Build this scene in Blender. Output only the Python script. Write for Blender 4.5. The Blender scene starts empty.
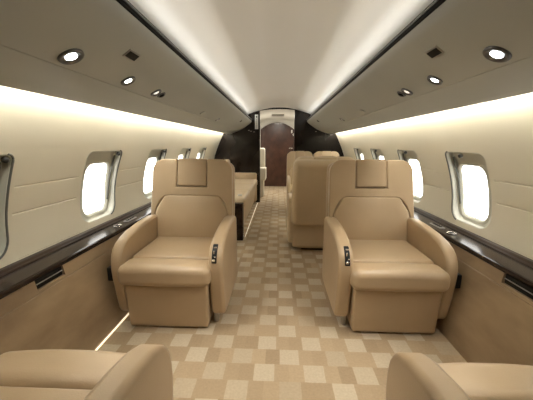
import bpy, bmesh, math, random
import numpy as np
from mathutils import Vector, Matrix
random.seed(7)
sc = bpy.context.scene
COL = sc.collection
PI = math.pi

# ------------------------------------------------------------------ materials
def mat(name, color, rough=0.5, metal=0.0, emit=None, estr=0.0, coat=0.0, spec=0.5):
    m = bpy.data.materials.new(name); m.use_nodes = True
    b = m.node_tree.nodes['Principled BSDF']
    b.inputs['Base Color'].default_value = (*color, 1)
    b.inputs['Roughness'].default_value = rough
    b.inputs['Metallic'].default_value = metal
    b.inputs['Specular IOR Level'].default_value = spec
    if coat: b.inputs['Coat Weight'].default_value = coat; b.inputs['Coat Roughness'].default_value = 0.03
    if emit:
        b.inputs['Emission Color'].default_value = (*emit, 1)
        b.inputs['Emission Strength'].default_value = estr
    return m

def noisy(name, c1, c2, scale, rough=0.5, stretch=(1, 1, 1), bump=0.0, bscale=200, detail=4, coat=0.0, spec=0.5, lo=.3, hi=.7, bdist=.002):
    m = mat(name, c1, rough, coat=coat, spec=spec)
    nt = m.node_tree; N = nt.nodes; L = nt.links; b = N['Principled BSDF']
    tc = N.new('ShaderNodeTexCoord'); mp = N.new('ShaderNodeMapping'); mp.inputs['Scale'].default_value = stretch
    nz = N.new('ShaderNodeTexNoise'); nz.inputs['Scale'].default_value = scale; nz.inputs['Detail'].default_value = detail
    rp = N.new('ShaderNodeValToRGB')
    rp.color_ramp.elements[0].color = (*c1, 1); rp.color_ramp.elements[0].position = lo
    rp.color_ramp.elements[1].color = (*c2, 1); rp.color_ramp.elements[1].position = hi
    L.new(tc.outputs['Object'], mp.inputs[0]); L.new(mp.outputs[0], nz.inputs[0]); L.new(nz.outputs[0], rp.inputs[0])
    L.new(rp.outputs[0], b.inputs['Base Color'])
    if bump:
        n2 = N.new('ShaderNodeTexNoise'); n2.inputs['Scale'].default_value = bscale; n2.inputs['Detail'].default_value = 3
        bp = N.new('ShaderNodeBump'); bp.inputs['Strength'].default_value = bump; bp.inputs['Distance'].default_value = bdist
        L.new(tc.outputs['Object'], n2.inputs[0]); L.new(n2.outputs[0], bp.inputs['Height']); L.new(bp.outputs[0], b.inputs['Normal'])
    return m

M = {}
M['leather'] = noisy('leather', (.42, .312, .195), (.48, .360, .232), 3.0, .34, bump=.22, bscale=260, spec=.45)
M['leather_light'] = noisy('leather_light', (.56, .44, .29), (.62, .49, .33), 3.0, .42, bump=.2, bscale=260)
M['cream'] = noisy('cream_leather', (.70, .66, .55), (.74, .70, .59), 3.0, .5)
M['wall'] = noisy('wall_cream', (.63, .58, .455), (.67, .615, .485), 2.0, .45, spec=.3)
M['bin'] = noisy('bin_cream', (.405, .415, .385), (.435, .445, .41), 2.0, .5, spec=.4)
M['headliner'] = noisy('headliner', (.83, .815, .765), (.85, .835, .785), 1.5, .42, spec=.3)
M['dado'] = noisy('dado_veneer', (.20, .135, .076), (.38, .275, .165), 3.2, .45, (1.0, .8, 2.2), detail=6, bump=.15, bscale=60)
M['ebony'] = noisy('ebony_gloss', (.012, .007, .005), (.034, .020, .013), 5.0, .17, (6, .6, 6), detail=6, spec=.22)
M['ebony_edge'] = noisy('ebony_edge', (.018, .011, .007), (.048, .029, .019), 5.0, .3, (6, .6, 6), detail=5, spec=.25)
M['darkgloss'] = noisy('dark_gloss_panel', (.008, .006, .005), (.016, .011, .009), 2.5, .15, (1, 1, .6), spec=.35)
M['burl'] = noisy('burl_wood', (.030, .012, .008), (.078, .032, .020), 9.0, .3, (1, 1, .7), detail=7, coat=.2)
M['black'] = mat('black_plastic', (.006, .006, .006), .5, spec=.25)
M['strip'] = mat('black_strip', (.006, .0055, .005), .6, spec=.12)
M['chrome'] = mat('chrome', (.75, .73, .70), .18, 1.0)
M['steel'] = mat('brushed_steel', (.45, .44, .42), .38, 1.0)
M['frame'] = mat('window_frame_grey', (.52, .51, .43), .42)
M['gasket'] = mat('window_gasket', (.10, .10, .085), .5)
M['knob'] = mat('dark_knob', (.02, .017, .013), .4)
M['white'] = mat('white_placard', (.8, .8, .76), .4)
M['ink'] = mat('placard_ink', (.03, .03, .03), .5)
M['inkgrey'] = mat('placard_grey', (.35, .35, .33), .5)
M['led'] = mat('cove_led', (1, 1, 1), .5, emit=(1.0, .97, .89), estr=40)
M['led_top'] = mat('ceiling_led', (1, 1, 1), .5, emit=(1.0, .97, .91), estr=11.5)
M['led_floor'] = mat('floor_led', (1, 1, 1), .5, emit=(1.0, .84, .58), estr=1.1)
M['led_dim'] = mat('divan_led', (1, 1, 1), .5, emit=(1.0, .84, .58), estr=.35)
M['bezel'] = mat('bezel_metal', (.16, .16, .16), .28, .9)
M['lens'] = mat('lamp_lens', (1, 1, 1), .3, emit=(.93, .97, 1.0), estr=9)
M['lens_off'] = mat('lamp_lens_dim', (.8, .78, .72), .25, emit=(1, .95, .85), estr=.8)
M['pane'] = mat('daylit_pane', (.9, .9, .9), .15, emit=(1.0, .985, .94), estr=3.5)
M['shade'] = mat('closed_shade', (.42, .44, .43), .6)

# carpet: woven square pattern of light and tan tiles
def carpet():
    m = mat('carpet_tiles', (.4, .3, .2), .9, spec=.15)
    nt = m.node_tree; N = nt.nodes; L = nt.links; b = N['Principled BSDF']
    tc = N.new('ShaderNodeTexCoord'); sp = N.new('ShaderNodeSeparateXYZ')
    # slight waviness of the pile
    wn = N.new('ShaderNodeTexNoise'); wn.inputs['Scale'].default_value = 25
    vs = N.new('ShaderNodeVectorMath'); vs.operation = 'SCALE'; vs.inputs['Scale'].default_value = .004
    va = N.new('ShaderNodeVectorMath'); va.operation = 'ADD'
    L.new(tc.outputs['Object'], wn.inputs[0]); L.new(wn.outputs['Color'], vs.inputs[0])
    L.new(tc.outputs['Object'], va.inputs[0]); L.new(vs.outputs[0], va.inputs[1]); L.new(va.outputs[0], sp.inputs[0])
    def mth(op, a, c=None):
        n = N.new('ShaderNodeMath'); n.operation = op
        for i, v in enumerate((a, c)):
            if v is None: continue
            if isinstance(v, (int, float)): n.inputs[i].default_value = v
            else: L.new(v, n.inputs[i])
        return n.outputs[0]
    rowf = mth('DIVIDE', mth('SUBTRACT', sp.outputs[1], .098), .104)
    row = mth('FLOOR', rowf)
    odd = mth('PINGPONG', row, 1)
    P_ = .235
    wr = N.new('ShaderNodeTexWhiteNoise'); wr.noise_dimensions = '1D'; L.new(row, wr.inputs['W'])
    jit = mth('MULTIPLY', wr.outputs['Value'], .05)
    col = mth('ADD', mth('ADD', mth('DIVIDE', mth('ADD', sp.outputs[0], .097), P_), mth('MULTIPLY', odd, .5)), jit)
    ci = mth('FLOOR', col); cf = mth('FRACT', col)
    isl = mth('LESS_THAN', cf, .41)
    sub = mth('GREATER_THAN', cf, .70)
    cell = mth('ADD', mth('ADD', mth('MULTIPLY', ci, 3.0), sub), mth('MULTIPLY', isl, 17.3))
    cb = N.new('ShaderNodeCombineXYZ'); L.new(cell, cb.inputs[0]); L.new(row, cb.inputs[1])
    w2 = N.new('ShaderNodeTexWhiteNoise'); w2.noise_dimensions = '3D'; L.new(cb.outputs[0], w2.inputs['Vector'])
    tan = N.new('ShaderNodeValToRGB'); e = tan.color_ramp.elements
    e[0].color = (.345, .258, .165, 1); e[1].color = (.44, .338, .222, 1)
    lig = N.new('ShaderNodeValToRGB'); e = lig.color_ramp.elements
    e[0].color = (.43, .345, .24, 1); e[1].color = (.505, .425, .315, 1); e[1].position = .6
    L.new(w2.outputs['Value'], tan.inputs[0]); L.new(w2.outputs['Value'], lig.inputs[0])
    mx = N.new('ShaderNodeMix'); mx.data_type = 'RGBA'
    L.new(isl, mx.inputs['Factor']); L.new(tan.outputs[0], mx.inputs['A']); L.new(lig.outputs[0], mx.inputs['B'])
    nz = N.new('ShaderNodeTexNoise'); nz.inputs['Scale'].default_value = 90; nz.inputs['Detail'].default_value = 5
    L.new(tc.outputs['Object'], nz.inputs[0])
    rp = N.new('ShaderNodeValToRGB'); rp.color_ramp.elements[0].color = (.80, .80, .80, 1); rp.color_ramp.elements[1].color = (1.12, 1.12, 1.12, 1)
    L.new(nz.outputs[0], rp.inputs[0])
    mu = N.new('ShaderNodeMix'); mu.data_type = 'RGBA'; mu.blend_type = 'MULTIPLY'; mu.inputs['Factor'].default_value = 1
    L.new(mx.outputs['Result'], mu.inputs['A']); L.new(rp.outputs[0], mu.inputs['B'])
    L.new(mu.outputs['Result'], b.inputs['Base Color'])
    bp = N.new('ShaderNodeBump'); bp.inputs['Strength'].default_value = .4; bp.inputs['Distance'].default_value = .003
    L.new(nz.outputs[0], bp.inputs['Height']); L.new(bp.outputs[0], b.inputs['Normal'])
    return m
M['carpet'] = carpet()

# ------------------------------------------------------------------ helpers
def link(name, me, m, parent=None):
    o = bpy.data.objects.new(name, me); COL.objects.link(o)
    if m is not None: me.materials.append(m)
    if parent is not None: o.parent = parent
    return o
def smooth(me):
    me.polygons.foreach_set('use_smooth', [True] * len(me.polygons))
def mesh(name, V, F, m, parent=None, sm=False):
    me = bpy.data.meshes.new(name); me.from_pydata([tuple(v) for v in V], [], F); me.validate()
    bm = bmesh.new(); bm.from_mesh(me); bmesh.ops.recalc_face_normals(bm, faces=bm.faces); bm.to_mesh(me); bm.free()
    if sm: smooth(me)
    return link(name, me, m, parent)
def tag(o, label=None, cat=None, group=None, kind=None):
    for k, v in (('label', label), ('category', cat), ('group', group), ('kind', kind)):
        if v: o[k] = v
    return o
def empty(name, loc, rz=0):
    o = bpy.data.objects.new(name, None); COL.objects.link(o); o.location = loc; o.rotation_euler = (0, 0, rz)
    o.empty_display_size = .1
    return o
def kids(o): return [c for c in bpy.data.objects if c.parent == o]
def copy_tree(o, parent=None):
    c = o.copy(); COL.objects.link(c); c.parent = parent
    for ch in kids(o): copy_tree(ch, c)
    return c

def rbox(sx, sy, sz, r, c=(0, 0, 0), fn=None, k=4, n=6):
    """rounded box as (V,F): full sizes sx,sy,sz, corner radius r, centred at c; fn deforms each vertex"""
    h = (sx / 2, sy / 2, sz / 2)
    def samp(s):
        a = [s - r + r * math.tan(PI / 4 * i / k) for i in range(k + 1)]
        inner = [-(s - r) + 2 * (s - r) * i / n for i in range(1, n)] if s - r > 1e-5 else []
        lo = [-v for v in reversed(a)]
        out = lo + inner + a
        res = []
        for v in out:
            if not res or v - res[-1] > 1e-6: res.append(v)
        return res
    S = [samp(h[i]) for i in range(3)]
    V = []; idx = {}; F = []
    def vid(p):
        key = tuple(round(q, 6) for q in p)
        if key not in idx:
            cl = [max(-(h[i] - r), min(h[i] - r, p[i])) for i in range(3)]
            d = Vector(p) - Vector(cl)
            if d.length > 1e-9: d = d.normalized() * r
            q = Vector(cl) + d
            if fn: q = Vector(fn(q.x, q.y, q.z))
            idx[key] = len(V); V.append((q.x + c[0], q.y + c[1], q.z + c[2]))
        return idx[key]
    for ax in range(3):
        a, b = (ax + 1) % 3, (ax + 2) % 3
        for sgn in (-1, 1):
            for i in range(len(S[a]) - 1):
                for j in range(len(S[b]) - 1):
                    qs = []
                    for (u, w) in ((i, j), (i + 1, j), (i + 1, j + 1), (i, j + 1)):
                        p = [0, 0, 0]; p[ax] = sgn * h[ax]; p[a] = S[a][u]; p[b] = S[b][w]
                        qs.append(vid(p))
                    if len(set(qs)) >= 3:
                        F.append(tuple(qs) if sgn > 0 else tuple(reversed(qs)))
    return V, F
def rb(name, sx, sy, sz, r, c, m, parent=None, fn=None, k=4, n=6):
    V, F = rbox(sx, sy, sz, r, c, fn, k, n)
    return mesh(name, V, F, m, parent, True)

def extrude_poly(name, pts, axis, a0, a1, m, parent=None, bev=0.0, seg=3):
    """closed 2D outline extruded along axis; pts are in the other two axes in xyz order"""
    def p3(p, a):
        return {'x': (a, p[0], p[1]), 'y': (p[0], a, p[1]), 'z': (p[0], p[1], a)}[axis]
    n = len(pts)
    V = [p3(p, a0) for p in pts] + [p3(p, a1) for p in pts]
    F = [tuple(range(n)), tuple(range(2 * n - 1, n - 1, -1))] + [(i, (i + 1) % n, n + (i + 1) % n, n + i) for i in range(n)]
    o = mesh(name, V, F, m, parent, bev > 0)
    if bev:
        md = o.modifiers.new('b', 'BEVEL'); md.width = bev; md.segments = seg; md.limit_method = 'ANGLE'; md.angle_limit = math.radians(50)
        md.use_clamp_overlap = True
        w = o.modifiers.new('w', 'WEIGHTED_NORMAL'); w.keep_sharp = False; w.weight = 100
    return o

def arc(cx, cz, r, a0, a1, n=6):
    return [(cx + r * math.cos(math.radians(a0 + (a1 - a0) * i / n)), cz + r * math.sin(math.radians(a0 + (a1 - a0) * i / n))) for i in range(n + 1)]
def rrect(x0, x1, z0, z1, r, n=6):
    rr = r if isinstance(r, (tuple, list)) else (r, r, r, r)   # br, tr, tl, bl
    return (arc(x1 - rr[0], z0 + rr[0], rr[0], -90, 0, n) + arc(x1 - rr[1], z1 - rr[1], rr[1], 0, 90, n)
            + arc(x0 + rr[2], z1 - rr[2], rr[2], 90, 180, n) + arc(x0 + rr[3], z0 + rr[3], rr[3], 180, 270, n))
def lathe(prof, n=28):
    """profile (r,h) revolved about z"""
    V = []; F = []
    for (r, h) in prof:
        for i in range(n):
            a = 2 * PI * i / n; V.append((r * math.cos(a), r * math.sin(a), h))
    for k in range(len(prof) - 1):
        for i in range(n):
            j = (i + 1) % n
            F.append((k * n + i, k * n + j, (k + 1) * n + j, (k + 1) * n + i))
    F.append(tuple(range((len(prof) - 1) * n, len(prof) * n)))
    return V, F
def sweep_y(name, prof, ys, m, parent=None, closed=True, caps=True, sm=False):
    """profile [(x,z)] swept along y through stations ys"""
    n = len(prof); V = []; F = []
    for y in ys:
        V += [(x, y, z) for (x, z) in prof]
    for k in range(len(ys) - 1):
        for i in range(n if closed else n - 1):
            j = (i + 1) % n
            F.append((k * n + i, k * n + j, (k + 1) * n + j, (k + 1) * n + i))
    if closed and caps:
        F.append(tuple(range(n))); F.append(tuple(range((len(ys) - 1) * n, len(ys) * n)))
    return mesh(name, V, F, m, parent, sm)
def tube(name, pts, r, m, parent=None, n=8):
    V = []; F = []; pts = [Vector(p) for p in pts]
    for i, p in enumerate(pts):
        t = (pts[min(i + 1, len(pts) - 1)] - pts[max(i - 1, 0)]).normalized()
        up = Vector((0, 0, 1)) if abs(t.z) < .9 else Vector((1, 0, 0))
        a = t.cross(up).normalized(); b = t.cross(a)
        for k in range(n):
            an = 2 * PI * k / n; V.append(p + a * r * math.cos(an) + b * r * math.sin(an))
    for i in range(len(pts) - 1):
        for k in range(n):
            j = (k + 1) % n; F.append((i * n + k, i * n + j, (i + 1) * n + j, (i + 1) * n + k))
    F.append(tuple(range(n))); F.append(tuple(range((len(pts) - 1) * n, len(pts) * n)))
    return mesh(name, V, F, m, parent, True)

# ------------------------------------------------------------------ cabin shell
YA, YB = -0.9, 5.30          # aft end of what is built, forward partition plane
YD = 7.48                    # vestibule end door plane
wz = np.polyfit([.50, .60, .75, .90, 1.0, 1.15, 1.28, 1.44], [1.185, 1.20, 1.188, 1.150, 1.112, 1.045, .985, .90], 4)
def wx(z): return float(np.polyval(wz, z))
def wn(s, z):
    d = (wx(z + .005) - wx(z - .005)) / .01
    v = Vector((s, 0, -d)); return v.normalized()       # outward
def W(s, y, z, d=0.0):
    n = wn(s, z); return Vector((s * wx(z), y, z)) + n * d

fl = mesh('floor', [(-1.0, YA, 0), (1.0, YA, 0), (1.0, YB, 0), (-1.0, YB, 0), (-.62, YB, 0), (.62, YB, 0), (.62, YD, 0), (-.62, YD, 0)],
          [(0, 1, 2, 5, 4, 3), (4, 5, 6, 7)], M['carpet']); tag(fl, kind='structure')

WZ0, WZ1 = .560, 1.010         # window recess
CZ0, CZ1 = .532, 1.04         # cell
GRO = (.740, .864)
def wall(side, name, yfar):
    V = []; F = []; cache = {}
    def v(p):
        key = (round(p.x, 5), round(p.y, 5), round(p.z, 5))
        if key not in cache: cache[key] = len(V); V.append(tuple(p))
        return cache[key]
    zl = [.522, .532]
    zm = [.532, .62, .69, GRO[0] - .005, GRO[0], GRO[0] + .005, .80, GRO[1] - .005, GRO[1], GRO[1] + .005, .93, .98, 1.04]
    zu = [1.04, 1.08, 1.14, 1.20, 1.26, 1.32, 1.38, 1.44]
    def strip(y0, y1, zs, groove=False):
        if groove: y0, y1 = max(YA, y0 - .008), min(YB, y1 + .008)
        n = max(1, int((y1 - y0) / .3))
        ys = [y0 + (y1 - y0) * i / n for i in range(n + 1)]
        for a, b in zip(ys, ys[1:]):
            for p, q in zip(zs, zs[1:]):
                def dd(z): return .006 if groove and (abs(z - GRO[0]) < 1e-6 or abs(z - GRO[1]) < 1e-6) else (.0012 if groove else 0)
                F.append(tuple(v(W(side, yy, z, dd(z))) for yy, z in ((a, p), (b, p), (b, q), (a, q))))
    cells = [(yf - .41, yf + .03) for yf in yfar]
    ymarks = [YA]
    for c0, c1 in cells: ymarks += [c0, c1]
    ymarks.append(YB)
    for i in range(len(ymarks) - 1):
        a, b = ymarks[i], ymarks[i + 1]
        if b - a < 1e-4: continue
        strip(a, b, zl); strip(a, b, zu)
        if i % 2 == 0: strip(a, b, zm, True)
    # window cells: ring from rounded opening to rectangle
    for (c0, c1), yf in zip(cells, yfar):
        op = opening(yf)
        cy, cz = (c0 + c1) / 2, (CZ0 + CZ1) / 2
        outer = []
        for (y, z) in op:
            dy, dz = y - cy, z - cz
            t = min((c1 - cy) / abs(dy) if abs(dy) > 1e-9 else 9e9, (CZ1 - cz) / abs(dz) if abs(dz) > 1e-9 else 9e9)
            outer.append((cy + dy * t, cz + dz * t))
        # snap the nearest points to rectangle corners
        for cc in ((c0, CZ0), (c1, CZ0), (c1, CZ1), (c0, CZ1)):
            k = min(range(len(outer)), key=lambda i: (outer[i][0] - cc[0]) ** 2 + (outer[i][1] - cc[1]) ** 2)
            outer[k] = cc
        n = len(op)
        for i in range(n):
            j = (i + 1) % n
            F.append((v(W(side, *op[i])), v(W(side, *op[j])), v(W(side, *outer[j])), v(W(side, *outer[i]))))
    o = mesh(name, V, F, M['wall'], None, True); tag(o, kind='structure')
    es = o.modifiers.new('e', 'EDGE_SPLIT'); es.split_angle = math.radians(25)
    return o
def opening(yf):
    return rrect(yf - .375, yf, WZ0, WZ1, (.085, .03, .05, .09), 8)
def densify(pts, m=3):
    out = []
    for i, p in enumerate(pts):
        q = pts[(i + 1) % len(pts)]
        k = m if math.dist(p, q) > .05 else 1
        for t in range(k): out.append((p[0] + (q[0] - p[0]) * t / k, p[1] + (q[1] - p[1]) * t / k))
    return out
_op = opening
def opening(yf): return densify(_op(yf), 6)

wcount = [0]
def window(side, yf, shut=False):
    wcount[0] += 1
    root = empty('window_%d' % wcount[0], (0, 0, 0)); tag(root, kind='structure')
    op = opening(yf)
    n = len(op)
    yc = yf - .160
    def glassring(gw, z0, z1, r):
        g = densify(rrect(yc - gw / 2, yc + gw / 2, z0, z1, r, 8), 6)
        return g
    g1 = glassring(.296, .578, .930, .070); g2 = glassring(.246, .602, .908, .055)
    def loft(name, rings, m, cap=False, sm=True):
        V = []; F = []
        for r, d in rings: V += [W(side, y, z, d) for (y, z) in r]
        nn = len(rings[0][0])
        for k in range(len(rings) - 1):
            for i in range(nn):
                j = (i + 1) % nn; F.append((k * nn + i, k * nn + j, (k + 1) * nn + j, (k + 1) * nn + i))
        if cap: F.append(tuple(range((len(rings) - 1) * nn, len(rings) * nn)))
        return mesh(name, V, F, m, root, sm)
    inset = lambda r, e: [(yc_ + (y - yc_) * (1 - e / .18), zc_ + (z - zc_) * (1 - e / .21)) for (y, z) in r]
    yc_, zc_ = yf - .1875, .785
    a = loft('reveal', [(op, 0), (inset(op, .006), .004), (inset(op, .010), .040), (g1, .044)], M['frame'])
    a.modifiers.new('e', 'EDGE_SPLIT').split_angle = math.radians(35)
    gp = [p for p in op if p[0] > yf - .085]
    gp = sorted([p for p in gp if p[1] < WZ1 - 1e-4 or p[0] > yf - .032], key=lambda p: math.atan2(p[1] - .7815, p[0] - (yf - .25)))
    tube('gasket', [W(side, y, z, -.001) for y, z in gp], .0045, M['gasket'], root)
    a = loft('frame', [(g1, .044), (glassring(.278, .587, .922, .066), .038), (glassring(.260, .595, .915, .061), .041), (g2, .056)], M['frame'])
    p = loft('pane', [(g2, .056)], M['shade'] if shut else M['pane'], cap=True, sm=False)
    # shade track along the forward side and its pull knob
    tube('shade_track', [W(side, yf - .030, .66, .036), W(side, yf - .026, .80, .034), W(side, yf - .026, .965, .030)], .006, M['gasket'], root)
    kp = W(side, yf - (.030 if side < 0 else .150), .985, .010)
    V, F = lathe([(.013, 0), (.013, .012), (.010, .018), (.004, .020)], 16)
    nrm = -wn(side, .985); q = nrm.to_track_quat('Z', 'Y').to_matrix()
    k = mesh('shade_knob', [q @ Vector(u) + kp + nrm * -.004 for u in V], F, M['knob'], root, True)
    return root
YF_L = [1.185, 2.04, 2.875, 3.68, 4.47]
YF_R = [1.185, 2.015, 2.81, 3.62, 4.42]
wall(-1, 'wall_left', YF_L); wall(1, 'wall_right', YF_R)
for y in YF_L: window(-1, y, y < 1.5)
for y in YF_R: window(1, y)

# dado below the ledges, each with a black-filled table slot
def dado(side, name, n0, n1):
    x = lambda z: .938 + (1.030 - .938) * z / .49
    V = []; F = []
    def quad(a):
        b = len(V); V.extend([(side * p[0], p[1], p[2]) for p in a]); F.append((b, b + 1, b + 2, b + 3))
    zt, zn = .483, .436
    zs = [0, .06, .418, .421, .424, zn]
    def off(z): return x(z) + (.004 if abs(z - .421) < 1e-6 else 0)
    for a, b in zip(zs, zs[1:]):
        quad([(off(a), YA, a), (off(a), YB, a), (off(b), YB, b), (off(b), YA, b)])
    for y0, y1 in ((YA, n0), (n1, YB)):
        quad([(x(zn), y0, zn), (x(zn), y1, zn), (x(zt), y1, zt), (x(zt), y0, zt)])
    dx = .07
    quad([(x(zn), n0, zn), (x(zn), n1, zn), (x(zn) + dx, n1, zn), (x(zn) + dx, n0, zn)])
    for yy in (n0, n1): quad([(x(zn), yy, zn), (x(zt), yy, zt), (x(zt) + dx, yy, zt), (x(zn) + dx, yy, zn)])
    o = mesh(name, V, F, M['dado']); tag(o, kind='structure')
    return o
dado(-1, 'baseboard_left', 1.10, 1.262); dado(1, 'baseboard_right', 1.06, 1.275)

def table_slot(side, n0, n1, label):
    r = empty('table_slot', (side * 1.03, (n0 + n1) / 2, .436)); tag(r, label, 'table slot', None)
    L_ = n1 - n0 - .006
    rb('recess_box', .060, L_ + .002, .044, .002, (side * .032, 0, .0225), M['black'], r)
    rb('pull_rail', .006, L_ - .004, .003, .001, (side * -.001, 0, .024), M['steel'], r)
table_slot(-1, 1.10, 1.262, 'dark table slot with a steel rail notched into the left wall panel')
table_slot(1, 1.06, 1.275, 'dark table slot with a steel rail notched into the right wall panel')

def ledge(side, label):
    r = empty('side_ledge', (0, 0, 0)); tag(r, label, 'ledge')
    top = [(1.036, .484), (1.030, .485), (1.026, .489), (1.026, .500), (1.030, .505), (1.038, .507), (1.150, .508), (1.150, .490), (1.040, .484)]
    sweep_y('worktop', [(side * x, z) for x, z in top], [YA, .6, 1.4, 2.2, 3.2, YB - .003], M['ebony'], r)
    up = [(1.1505, .490), (1.1505, .513), (1.156, .516), (1.160, .524), (1.166, .527), (1.187, .527), (1.183, .490)]
    sweep_y('upstand', [(side * x, z) for x, z in up], [YA, .6, 1.4, 2.2, 3.2, YB - .003], M['ebony_edge'], r)
    return r
ledge(-1, 'long glossy dark wood ledge below the left windows')
ledge(1, 'long glossy dark wood ledge below the right windows')

# chrome ring and metal plate added to each ledge for bright window reflections
def ledge_glints(side, y, where):
    c = empty('glint_ring', (side * 1.09, y, .5075)); tag(c, 'round chrome ring added for bright window reflections on the %s ledge' % where, 'glint ring')
    V, F = lathe([(.020, .0005), (.026, .001), (.029, .003), (.027, .005), (.024, .005), (.0225, .0035), (.0222, .002)], 24)
    mesh('rim', V, F[:-1], M['chrome'], c, True)
    V, F = lathe([(.0225, .001), (.021, .0015), (.010, .0020)], 24); mesh('well', V, F, M['black'], c)
    s = empty('glint_plate', (side * 1.09, y + .17, .5075)); tag(s, 'small metal plate added for bright window reflections on the %s ledge' % where, 'glint plate')
    rb('plate', .038, .13, .006, .002, (0, 0, .002), M['steel'], s)
    for k in range(4): rb('button', .018, .016, .005, .002, (0, -.042 + k * .028, .0065), M['black'], s)
ledge_glints(-1, 1.86, 'left'); ledge_glints(1, 1.80, 'right')

# overhead panels
BIN = [(.487, 1.470), (.491, 1.455), (.508, 1.434), (.560, 1.394), (.612, 1.357), (.660, 1.327), (.7135, 1.3015), (.716, 1.3035), (.7185, 1.2995), (.790, 1.272), (.860, 1.248), (.898, 1.236), (.905, 1.237), (.906, 1.243), (.88, 1.30), (.75, 1.36), (.58, 1.455), (.54, 1.472)]
def overhead(side, label):
    o = sweep_y('overhead_panel', [(side * x, z) for x, z in BIN], [YA, .5, 1.5, 2.5, 3.5, 4.5, YB - .002], M['bin'], None, sm=True)
    o.modifiers.new('e', 'EDGE_SPLIT').split_angle = math.radians(32)
    tag(o, label, 'overhead panel'); return o
overhead(-1, 'long cream overhead panel with downlights above the left windows')
overhead(1, 'long cream overhead panel with downlights above the right windows')
tcount = [0]
def trim(name_prof, m, side, y0=YA, y1=YB - .002):
    tcount[0] += 1
    o = sweep_y('trim_%d' % tcount[0], [(side * x, z) for x, z in name_prof], [y0, y1], m); tag(o, kind='structure'); return o
for s in (-1, 1):
    trim([(.4865, 1.469), (.482, 1.473), (.4815, 1.497), (.485, 1.500), (.496, 1.500), (.498, 1.4715)], M['strip'], s)
    trim([(.4785, 1.484), (.4775, 1.486), (.4775, 1.488), (.4785, 1.490), (.4808, 1.490), (.4808, 1.484)], M['bezel'], s)

# ceiling vault
CE = [(.60, 1.500), (.575, 1.556), (.53, 1.590), (.46, 1.613), (.38, 1.637), (.28, 1.664), (.16, 1.688), (.10, 1.694), (0, 1.696)]
prof = [(-x, z) for x, z in CE] + [(x, z) for x, z in reversed(CE[:-1])]
c = sweep_y('ceiling', prof, [YA, .6, 2.2, 3.8, YB], M['headliner'], None, closed=False, sm=True); tag(c, kind='structure')
md = c.modifiers.new('s', 'SOLIDIFY'); md.thickness = .01; md.offset = 1

# cove light strips (real LED runs behind the lips)
def led(name, prof, m, label, cat='light strip', y0=.35, y1=YB - .01):
    o = sweep_y(name, prof, [y0, y1], m); tag(o, label, cat); return o
for s, w in ((-1, 'left'), (1, 'right')):
    led('cove_light', [(s * .922, 1.272), (s * .930, 1.266), (s * .940, 1.282), (s * .930, 1.290)], M['led'], 'warm light strip hidden behind the lip of the %s overhead panel' % w)
    t = empty('ceiling_light_strip', (0, 0, 0)); tag(t, 'warm light strip along the %s edge of the ceiling' % w, 'light strip')
    sweep_y('housing', [(s * .506, 1.498), (s * .530, 1.498), (s * .530, 1.521), (s * .520, 1.521), (s * .5095, 1.505)], [.35, YB - .01], M['strip'], t)
    sweep_y('diffuser', [(s * .5085, 1.5060), (s * .5180, 1.5200)], [.35, YB - .01], M['led_top'], t, closed=False)
led('floor_light_strip', [(-.936, .003), (-.930, .003), (-.930, .008), (-.937, .008)], M['led_floor'], 'thin glowing light strip along the floor by the left wall panel', y0=.3, y1=2.4)

# ------------------------------------------------------------------ overhead fittings
def bin_frame(side, x, y):
    xs = [p[0] for p in BIN[:12]]; zs = [p[1] for p in BIN[:12]]
    z = float(np.interp(x, xs, zs)); dz = (float(np.interp(x + .02, xs, zs)) - float(np.interp(x - .02, xs, zs))) / .04
    n = Vector((side * dz, 0, -1)).normalized()          # pointing into the cabin
    return Vector((side * x, y, z)), n
def place_on_bin(o, side, x, y, lift=0.0):
    p, n = bin_frame(side, x, y)
    yv = Vector((0, 1, 0)); xv = yv.cross(n).normalized()
    R = Matrix((xv, yv, n)).transposed()
    o.matrix_world = Matrix.Translation(p + n * lift) @ R.to_4x4()
def downlight(side, x, y, label, lit=True, r=1.0, group=None):
    t = empty('downlight', (0, 0, 0)); tag(t, label, 'downlight', 'downlights in the overhead panels'); place_on_bin(t, side, x, y)
    V, F = lathe([(.040 * r, -.0015), (.040 * r, .003), (.037 * r, .006), (.032 * r, .0065), (.026 * r, .0035), (.019 * r, .0015)], 28)
    mesh('bezel', V, F[:-1], M['bezel'], t, True)
    V, F = lathe([(.0195 * r, .0014), (.015 * r, .003), (.008 * r, .0042), (.002 * r, .0045)], 24)
    mesh('lens', V, F, M['lens'] if lit else M['lens_off'], t, True)
    if lit:
        l = bpy.data.lights.new('downlight_lamp', 'SPOT'); l.energy = lit * 1.0; l.spot_size = math.radians(80); l.spot_blend = 1.0
        l.color = (1.0, .93, .82); l.shadow_soft_size = .02
        lo = bpy.data.objects.new('lamp', l); COL.objects.link(lo); lo.parent = t
        lo.location = (0, 0, .015); lo.rotation_euler = (PI, 0, 0)
    return t
def nozzle(side, x, y, label):
    t = empty('air_nozzle', (0, 0, 0)); tag(t, label, 'air nozzle', 'air nozzles in the overhead panels'); place_on_bin(t, side, x, y)
    V, F = lathe([(.026, -.0015), (.026, .002), (.023, .005), (.018, .005), (.015, .002)], 24); mesh('ring', V, F[:-1], M['bezel'], t, True)
    V, F = lathe([(.019, .001), (.017, .007), (.009, .011), (.002, .011)], 20); mesh('ball', V, F, M['black'], t, True)
def vent(side, x, y, label):
    t = empty('vent_grille', (0, 0, 0)); tag(t, label, 'vent', 'vents in the overhead panels'); place_on_bin(t, side, x, y)
    rb('bezel', .042, .084, .006, .002, (0, 0, .000), M['steel'], t)
    rb('slot', .029, .070, .006, .002, (0, 0, .0012), M['black'], t)
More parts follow.
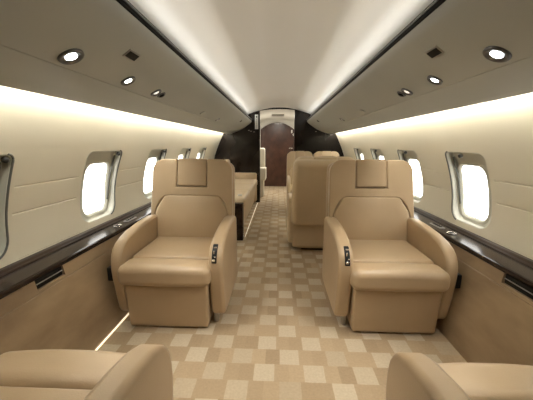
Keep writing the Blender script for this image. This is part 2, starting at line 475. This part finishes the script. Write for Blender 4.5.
def oval(side, x, y, label):
    t = empty('oval_cover', (0, 0, 0)); tag(t, label, 'cover plate', 'oval cover plates on the overhead panels'); place_on_bin(t, side, x, y)
    V, F = lathe([(.036, -.0015), (.036, .002), (.032, .006), (.022, .007), (.010, .005), (.002, .004)], 24)
    mesh('disc', [(a * .7, b * 1.2, c_) for a, b, c_ in V], F, M['bin'], t, True)
E_ = 18.0
for s, w, ys in ((-1, 'left', (.965, 1.32, 1.615)), (1, 'right', (.985, 1.345, 1.62))):
    downlight(s, .664, ys[0], 'round lit downlight in the %s overhead panel, nearest the camera' % w, E_)
    downlight(s, .664, ys[1], 'round lit downlight in the %s overhead panel beside the dark rectangular vent' % w, E_, .85)
    downlight(s, .664, ys[2], 'round downlight in the %s overhead panel beside a black air nozzle' % w, 0, .8)
    nozzle(s, .664, ys[2] + .072, 'black air nozzle in the %s overhead panel beside a downlight' % w)
    vent(s, .570, 1.178, 'small dark rectangular vent in the %s overhead panel' % w)
    oval(s, .670, 2.60 if s < 0 else 2.47, 'plain oval cover plate on the %s overhead panel' % w)
    downlight(s, .675, 3.25, 'small far downlight in the %s overhead panel toward the front partition' % w, 0, .8)
    nozzle(s, .560, 4.35, 'black air nozzle at the far end of the %s overhead panel' % w)

# ------------------------------------------------------------------ front partitions, vestibule, door
def partition(side, xin, label):
    pts = [(side * xin, 0.0)]
    cz = lambda x: float(np.interp(x, [p[0] for p in reversed(CE)], [p[1] for p in reversed(CE)]))
    for x in np.linspace(xin, .57, 7): pts.append((side * x, cz(x) + .006))
    for z in np.linspace(1.44, .56, 12): pts.append((side * (wx(z) + .01), z))
    pts += [(side * 1.05, .5), (side * .96, 0)]
    r = empty('partition', (side * .6, YB + .002, 0)); tag(r, label, 'partition')
    extrude_poly('panel', [(x - side * .6, z) for x, z in pts], 'y', 0, .045, M['darkgloss'], r)
    return r
pl = partition(-1, .345, 'glossy near-black partition on the left beside the front doorway')
pr = partition(1, .270, 'glossy near-black partition on the right beside the front doorway')
for k, (dx, z) in enumerate(((.06, 1.305), (.10, 1.29), (.155, 1.277))):
    rb('latch', .030, .012, .012, .003, (dx, -.006, z), M['chrome'], pl)
rb('latch', .028, .012, .012, .003, (.05, -.006, 1.285), M['chrome'], pr)
rb('edge_trim', .012, .05, 1.60, .003, (.252, .024, .80), M['ebony_edge'], pl)
rb('edge_trim', .012, .05, 1.60, .003, (-.327, .024, .80), M['ebony_edge'], pr)
sg = empty('sign', (-.402, YB - .005, 1.452)); tag(sg, 'narrow upright white placard with a dark symbol on the left partition', 'sign')
rb('plate', .058, .006, .250, .002, (0, 0, 0), M['white'], sg)
V, F = lathe([(.015, 0), (.013, .001)], 16)
mesh('symbol', [(a, -.0032 - c_, b + .085) for a, b, c_ in V], F, M['ink'], sg)
for k in range(9): rb('lettering', .014 if k % 2 else .018, .002, .011, .0008, (0, -.0036, .045 - k * .0185), M['inkgrey'], sg)

# vestibule: side walls, arched ceiling, end wall and door
vw = .46
for s, nm in ((-1, 'wall_vestibule_left'), (1, 'wall_vestibule_right')):
    o = mesh(nm, [(s * vw, YB + .047, 0), (s * vw, YD, 0), (s * vw, YD, 1.66), (s * vw, YB + .047, 1.66)], [(0, 1, 2, 3)], M['headliner']); tag(o, kind='structure')
va = [(x, 1.625 + .05 * (1 - (x / vw) ** 2)) for x in np.linspace(-vw, vw, 13)]
o = sweep_y('ceiling_vestibule', va, [YB + .047, YD], M['headliner'], None, closed=False, sm=True); tag(o, kind='structure')
def arch_pts(w, zs, zc, n=14):
    return [(x, zs + (zc - zs) * (1 - (x / w) ** 2)) for x in np.linspace(-w, w, n)]
ew = [(-vw, 0), (vw, 0), (vw, 1.68), (-vw, 1.68)]
o = extrude_poly('wall_front', ew, 'y', YD, YD + .03, M['headliner']); tag(o, kind='structure')
d = empty('door_1', (-.045, YD - .002, 0)); tag(d, kind='structure')
extrude_poly('leaf', [(-.43, .005), (.43, .005)] + list(reversed(arch_pts(.43, 1.42, 1.60))), 'y', -.035, -.001, M['burl'], d)
rb('hinge', .03, .01, .08, .003, (.36, -.04, 1.38), M['white'], d)
rb('door_handle', .09, .03, .025, .006, (.34, -.05, .97), M['chrome'], d)
rb('latch', .02, .012, .07, .003, (.40, -.04, 1.30), M['chrome'], d)
lamp = empty('vestibule_fill_lamp', (-.03, 6.3, 1.668)); tag(lamp, 'flat square lamp added to brighten the front vestibule', 'lamp')  # fixture added to carry an extra light that brightens the vestibule
rb('housing', .26, .26, .02, .005, (0, 0, -.008), M['steel'], lamp)
vl = bpy.data.lights.new('vestibule_fill_light', 'AREA'); vl.energy = 15; vl.size = .24; vl.color = (1, .93, .82)
vo = bpy.data.objects.new('light', vl); COL.objects.link(vo); vo.parent = lamp; vo.location = (0, 0, -.021)

# ------------------------------------------------------------------ seats
def lerp(a, b, t): return a + (b - a) * t
def sst(a, b, x):
    t = max(0, min(1, (x - a) / (b - a))); return t * t * (3 - 2 * t)
def arm_outline():
    # side view (y,z), front toward -y
    p = [(.062, .070)]
    p += [(.045, .10), (.024, .20), (.008, .30), (.002, .36), (.004, .405), (.014, .443), (.034, .475), (.066, .500), (.12, .522), (.20, .539), (.32, .551), (.40, .555), (.48, .557), (.545, .55), (.565, .53)]
    p += [(.575, .30), (.565, .12), (.545, .080), (.50, .070), (.30, .066), (.10, .066)]
    return p
def make_seat(label, w=.48, aw=.082, bw=.598, group=None, m=None, inboard=1, panel=True):
    m = m or M['leather']
    t = empty('cabin_seat', (0, 0, 0)); tag(t, label, 'seat', 'leather cabin seats')
    hw = w / 2
    # pedestal and skirt
    rb('pedestal', w * .8, .42, .06, .01, (0, .30, .031), M['black'], t)
    def tap(x, y, z): return (x * (1 - .035 * (0.5 - z / .24)), y + .012 * (.5 - z / .24), z)
    rb('skirt', w, .50, .278, .016, (0, .25, .147), m, t, fn=tap)
    # cushion: front bolster and rear cushion, seam between
    flare = .016
    def bol(x, y, z):
        return (x * (1 + .02 * (1 - (2 * z / .14) ** 2)), y - .010 * (1 - (x / hw) ** 2), z + .010 * (1 - (x / (hw + flare)) ** 2) * (1 if z > 0 else .1))
    rb('front_bolster', w + 2 * flare, .157, .116, .040, (0, .041, .337), m, t, fn=bol, k=6, n=8)
    def cus(x, y, z):
        u = (1 - (x / hw) ** 2) * (1 - (y / .18) ** 2)
        return (x, y, z + (.012 * max(0, u) if z > 0 else 0))
    rb('seat_cushion', w, .39, .125, .018, (0, .308, .339), m, t, fn=cus, k=4, n=8)
    # backrest, leaning back
    lean = math.radians(13)
    B0 = Vector((0, .50, .30)); ca, sa = math.cos(lean), math.sin(lean)
    def bk(x, y, z):               # local back coordinates -> seat coordinates
        return (x + B0.x, B0.y + y * ca + z * sa, B0.z - y * sa + z * ca)
    hb = bw / 2; HB = .655
    def body(x, y, z):
        zz = z + HB / 2; k = 1 - .02 * sst(.3, HB, zz)
        return bk(x * k, y - .012 * (1 if y < 0 else -1) * (1 - (x / hb) ** 2), zz)
    rb('backrest', bw, .125, HB, .055, (0, 0, 0), m, t, fn=lambda x, y, z: bk(*(lambda q: q)((x * (1 - .02 * sst(.3, HB, z + HB / 2)), y + .075 + (.012 * (1 - (x / hb) ** 2) if y > 0 else 0), z + HB / 2))), k=6, n=8)
    # upper band: H shaped surround of headrest panel and lumbar cushion
    hx = .110 * bw / .615; hz = .462
    e = .004
    out = []
    lx1, lx0 = hb - .028, hb - .095
    out += [(-hb + .004, .02), (-hb + .004, .30)] + list(reversed(arc(-hb + .089, HB - .080, .085, 90, 180, 6))) + [(-hx - e, HB + .005), (-hx - e, hz - e), (hx + e, hz - e), (hx + e, HB + .005)]
    out += list(reversed(arc(hb - .089, HB - .080, .085, 0, 90, 6))) + [(hb - .004, .30), (hb - .004, .02), (lx1 + .004, .02), (lx1 + .002, .23)]
    out += [(lx1 - .012, .29), (lx1 - .030, .338), (lx0 + .014, .370), (lx0 - .006, .386), (lx0 - .035, .393), (-lx0 + .035, .393), (-lx0 + .006, .386), (-lx0 - .014, .370), (-lx1 + .030, .338), (-lx1 + .012, .29), (-lx1 - .002, .23), (-lx1 - .004, .02)]
    # seams: extrude in y then map through bk
    o = extrude_poly('back_surround', out, 'y', -.030, .045, m, t, bev=.011, seg=4)
    for v in o.data.vertices: v.co = bk(v.co.x * (1 - .02 * sst(.3, HB, v.co.z)), v.co.y, v.co.z)
    def hr(x, y, z): return bk(x, y + .006 - (.006 * (1 - (x / hx) ** 2) if y < 0 else 0), z + (hz + HB + .008) / 2)
    rb('headrest', 2 * hx + .002, .075, HB + .008 - hz, .014, (0, 0, 0), m, t, fn=hr, k=4, n=6)
    LH = .405
    def lum(x, y, z):
        zz = z + LH / 2
        f = lerp(1.0, lx0 / lx1, sst(.265, .41, zz))
        bulge = .016 * (1 - (x / lx1) ** 2) * (1 - ((zz - .2) / .2) ** 2)
        return bk(x * f, y - .002 - (max(0, bulge) if y < 0 else 0), zz)
    rb('lumbar_cushion', 2 * lx1, .055, LH, .026, (0, 0, 0), m, t, fn=lum, k=5, n=8)
    rb('rear_panel', bw - .03, .045, .30, .018, (0, .548, .195), m, t)
    # armrests
    for s in (-1, 1):
        a_ = aw if s == inboard or not panel else aw - .016
        x0 = s * (hw + .004) if s > 0 else -(hw + .004) - a_
        o = extrude_poly('armrest', arm_outline(), 'x', x0, x0 + a_, m, t, bev=.022, seg=5)
        if s == inboard:
            if panel:
                xc = x0 + aw / 2 - s * .018
                # control panel on the front curve of the arm
                def front(z):        # arm front surface
                    pts = arm_outline()[1:11]
                    return float(np.interp(z, [q[1] for q in pts], [q[0] for q in pts]))
                xc = x0 + aw / 2 - s * .006
                p = rb('control_panel', .028, .012, .090, .004, (0, 0, 0), M['black'], o, fn=lambda x, y, z: (xc + x, front(.456 + z) + y, .456 + z), k=3, n=8)
                for k, (bx_, zz, bw_, bh_) in enumerate(((.002, .032, .018, .010), (-.003, .010, .007, .024), (.005, -.010, .010, .008), (-.002, -.028, .017, .014))):
                    rb('button', bw_, .010, bh_, .003, (xc + bx_, front(.456 + zz) - .005, .456 + zz), M['chrome'], p, k=2, n=2)
            rb('foot', .028, .030, .072, .006, (s * (hw + .022), .105, .037), M['steel'], t, k=2, n=2)
        elif panel:
            rb('recline_latch', .034, .050, .080, .006, (s * (hw + .004 + a_ + .012), .045, .325), M['black'], t, k=2, n=2)
    return t

S1 = make_seat('tan leather armchair facing the camera beside the left ledge', inboard=1)
S1.location = (-.628, 1.478, 0)
S2 = make_seat('tan leather armchair facing the camera beside the right ledge', inboard=-1)
S2.location = (.655, 1.480, 0)
def seat_copy(src, label, loc, rz):
    c_ = copy_tree(src); c_.location = loc; c_.rotation_euler = (0, 0, rz); c_['label'] = label
    return c_
def drop(o, part):
    for ch in kids(o):
        if ch.name.startswith(part):
            for g in kids(ch): bpy.data.objects.remove(g)
            bpy.data.objects.remove(ch)
        else: drop(ch, part)
# near pair seen from behind: inboard arm is on the other local side
drop(seat_copy(S2, 'tan leather seat cut off by the lower left corner, facing away', (-.642, .775, 0), PI), 'control_panel')
drop(seat_copy(S1, 'tan leather seat cut off by the lower right corner, facing away', (.650, .775, 0), PI), 'control_panel')
S5 = make_seat('cream leather seat turned away behind the right armchair', m=M['leather_light'], inboard=-1, panel=False)
S5.location = (.425, 3.34, 0); S5.rotation_euler = (0, 0, PI)
S6 = make_seat('far pale seat next to the aisle against the right partition', w=.33, aw=.048, bw=.44, m=M['leather_light'], inboard=-1, panel=False)
S6.location = (.355, 4.33, 0)
seat_copy(S6, 'far pale seat against the right wall, beside the pale aisle seat', (.800, 4.33, 0), 0)

# divan along the left wall
dv = empty('divan', (-.68, 4.2, 0)); tag(dv, 'long cream divan along the left wall beyond the left armchair', 'sofa')
def dfn(x, y, z): return (x - (.05 * (.5 - z / .33) if x > 0 else 0), y, z)
rb('base', .56, 1.98, .33, .02, (0, 0, .175), M['leather_light'], dv, fn=dfn)
for k in range(3):
    rb('seat_cushion', .585, .645, .115, .035, (.008, -.65 + k * .65, .395), M['leather_light'], dv)
    rb('back_cushion', .11, .64, .36, .04, (-.235, -.65 + k * .65, .62), M['leather_light'], dv)
rb('armrest', .56, .11, .53, .035, (0, 1.04, .29), M['leather_light'], dv)
ed = rb('divan_end_block', .50, .10, .415, .006, (-.64, 3.13, .2085), M['ebony']); tag(ed, 'dark end block closing the near end of the divan', 'cabinet')  # dark glossy block across the near end of the divan
bk_ = rb('belt_buckle', .05, .035, .018, .005, (-.46, 3.40, .462), M['white']); tag(bk_, 'small pale belt buckle lying on the divan cushion', 'buckle')
led('floor_light_strip', [(-.385, .003), (-.377, .003), (-.377, .011), (-.385, .011)], M['led_dim'], 'thin glowing light strip along the foot of the divan', y0=3.2, y1=5.2)

# jump seat in the doorway
js = empty('jump_seat', (-.365, 6.0, 0)); tag(js, 'narrow cream jump seat standing upright in the front doorway', 'seat')
rb('base', .12, .30, .34, .02, (0, .02, .171), M['cream'], js)
rb('seat_pad', .17, .36, .26, .03, (.02, 0, .47), M['cream'], js)
rb('backrest', .16, .12, .40, .04, (0, .10, .79), M['cream'], js)

# ------------------------------------------------------------------ world, camera
w = bpy.data.worlds.new('World'); sc.world = w; w.use_nodes = True
w.node_tree.nodes['Background'].inputs[0].default_value = (.9, .85, .75, 1)
w.node_tree.nodes['Background'].inputs[1].default_value = .02

F_ = 290.0
cam = bpy.data.cameras.new('Camera'); co = bpy.data.objects.new('Camera', cam); COL.objects.link(co)
cam.sensor_fit = 'HORIZONTAL'; cam.sensor_width = 36; cam.lens = F_ / 533 * 36; cam.clip_start = .02
dv_ = Vector(((279 - 266.5) / F_, (200 - 145) / F_, -1)).normalized()    # world +Y in camera axes
r_ = math.radians(.6)
u_ = Vector((math.sin(r_), math.cos(r_), 0)); u_ = (u_ - dv_ * u_.dot(dv_)).normalized()   # world +Z
x_ = dv_.cross(u_)                                                        # world +X
R = Matrix((x_, dv_, u_))                                                 # rows: world axes in camera coordinates
co.matrix_world = Matrix.Translation((0, 0, 1.05)) @ R.to_4x4()
sc.camera = co
sc.view_settings.view_transform = 'Standard'
sc.view_settings.look = 'None'
sc.view_settings.gamma = 1
sc.view_settings.exposure = 0.2
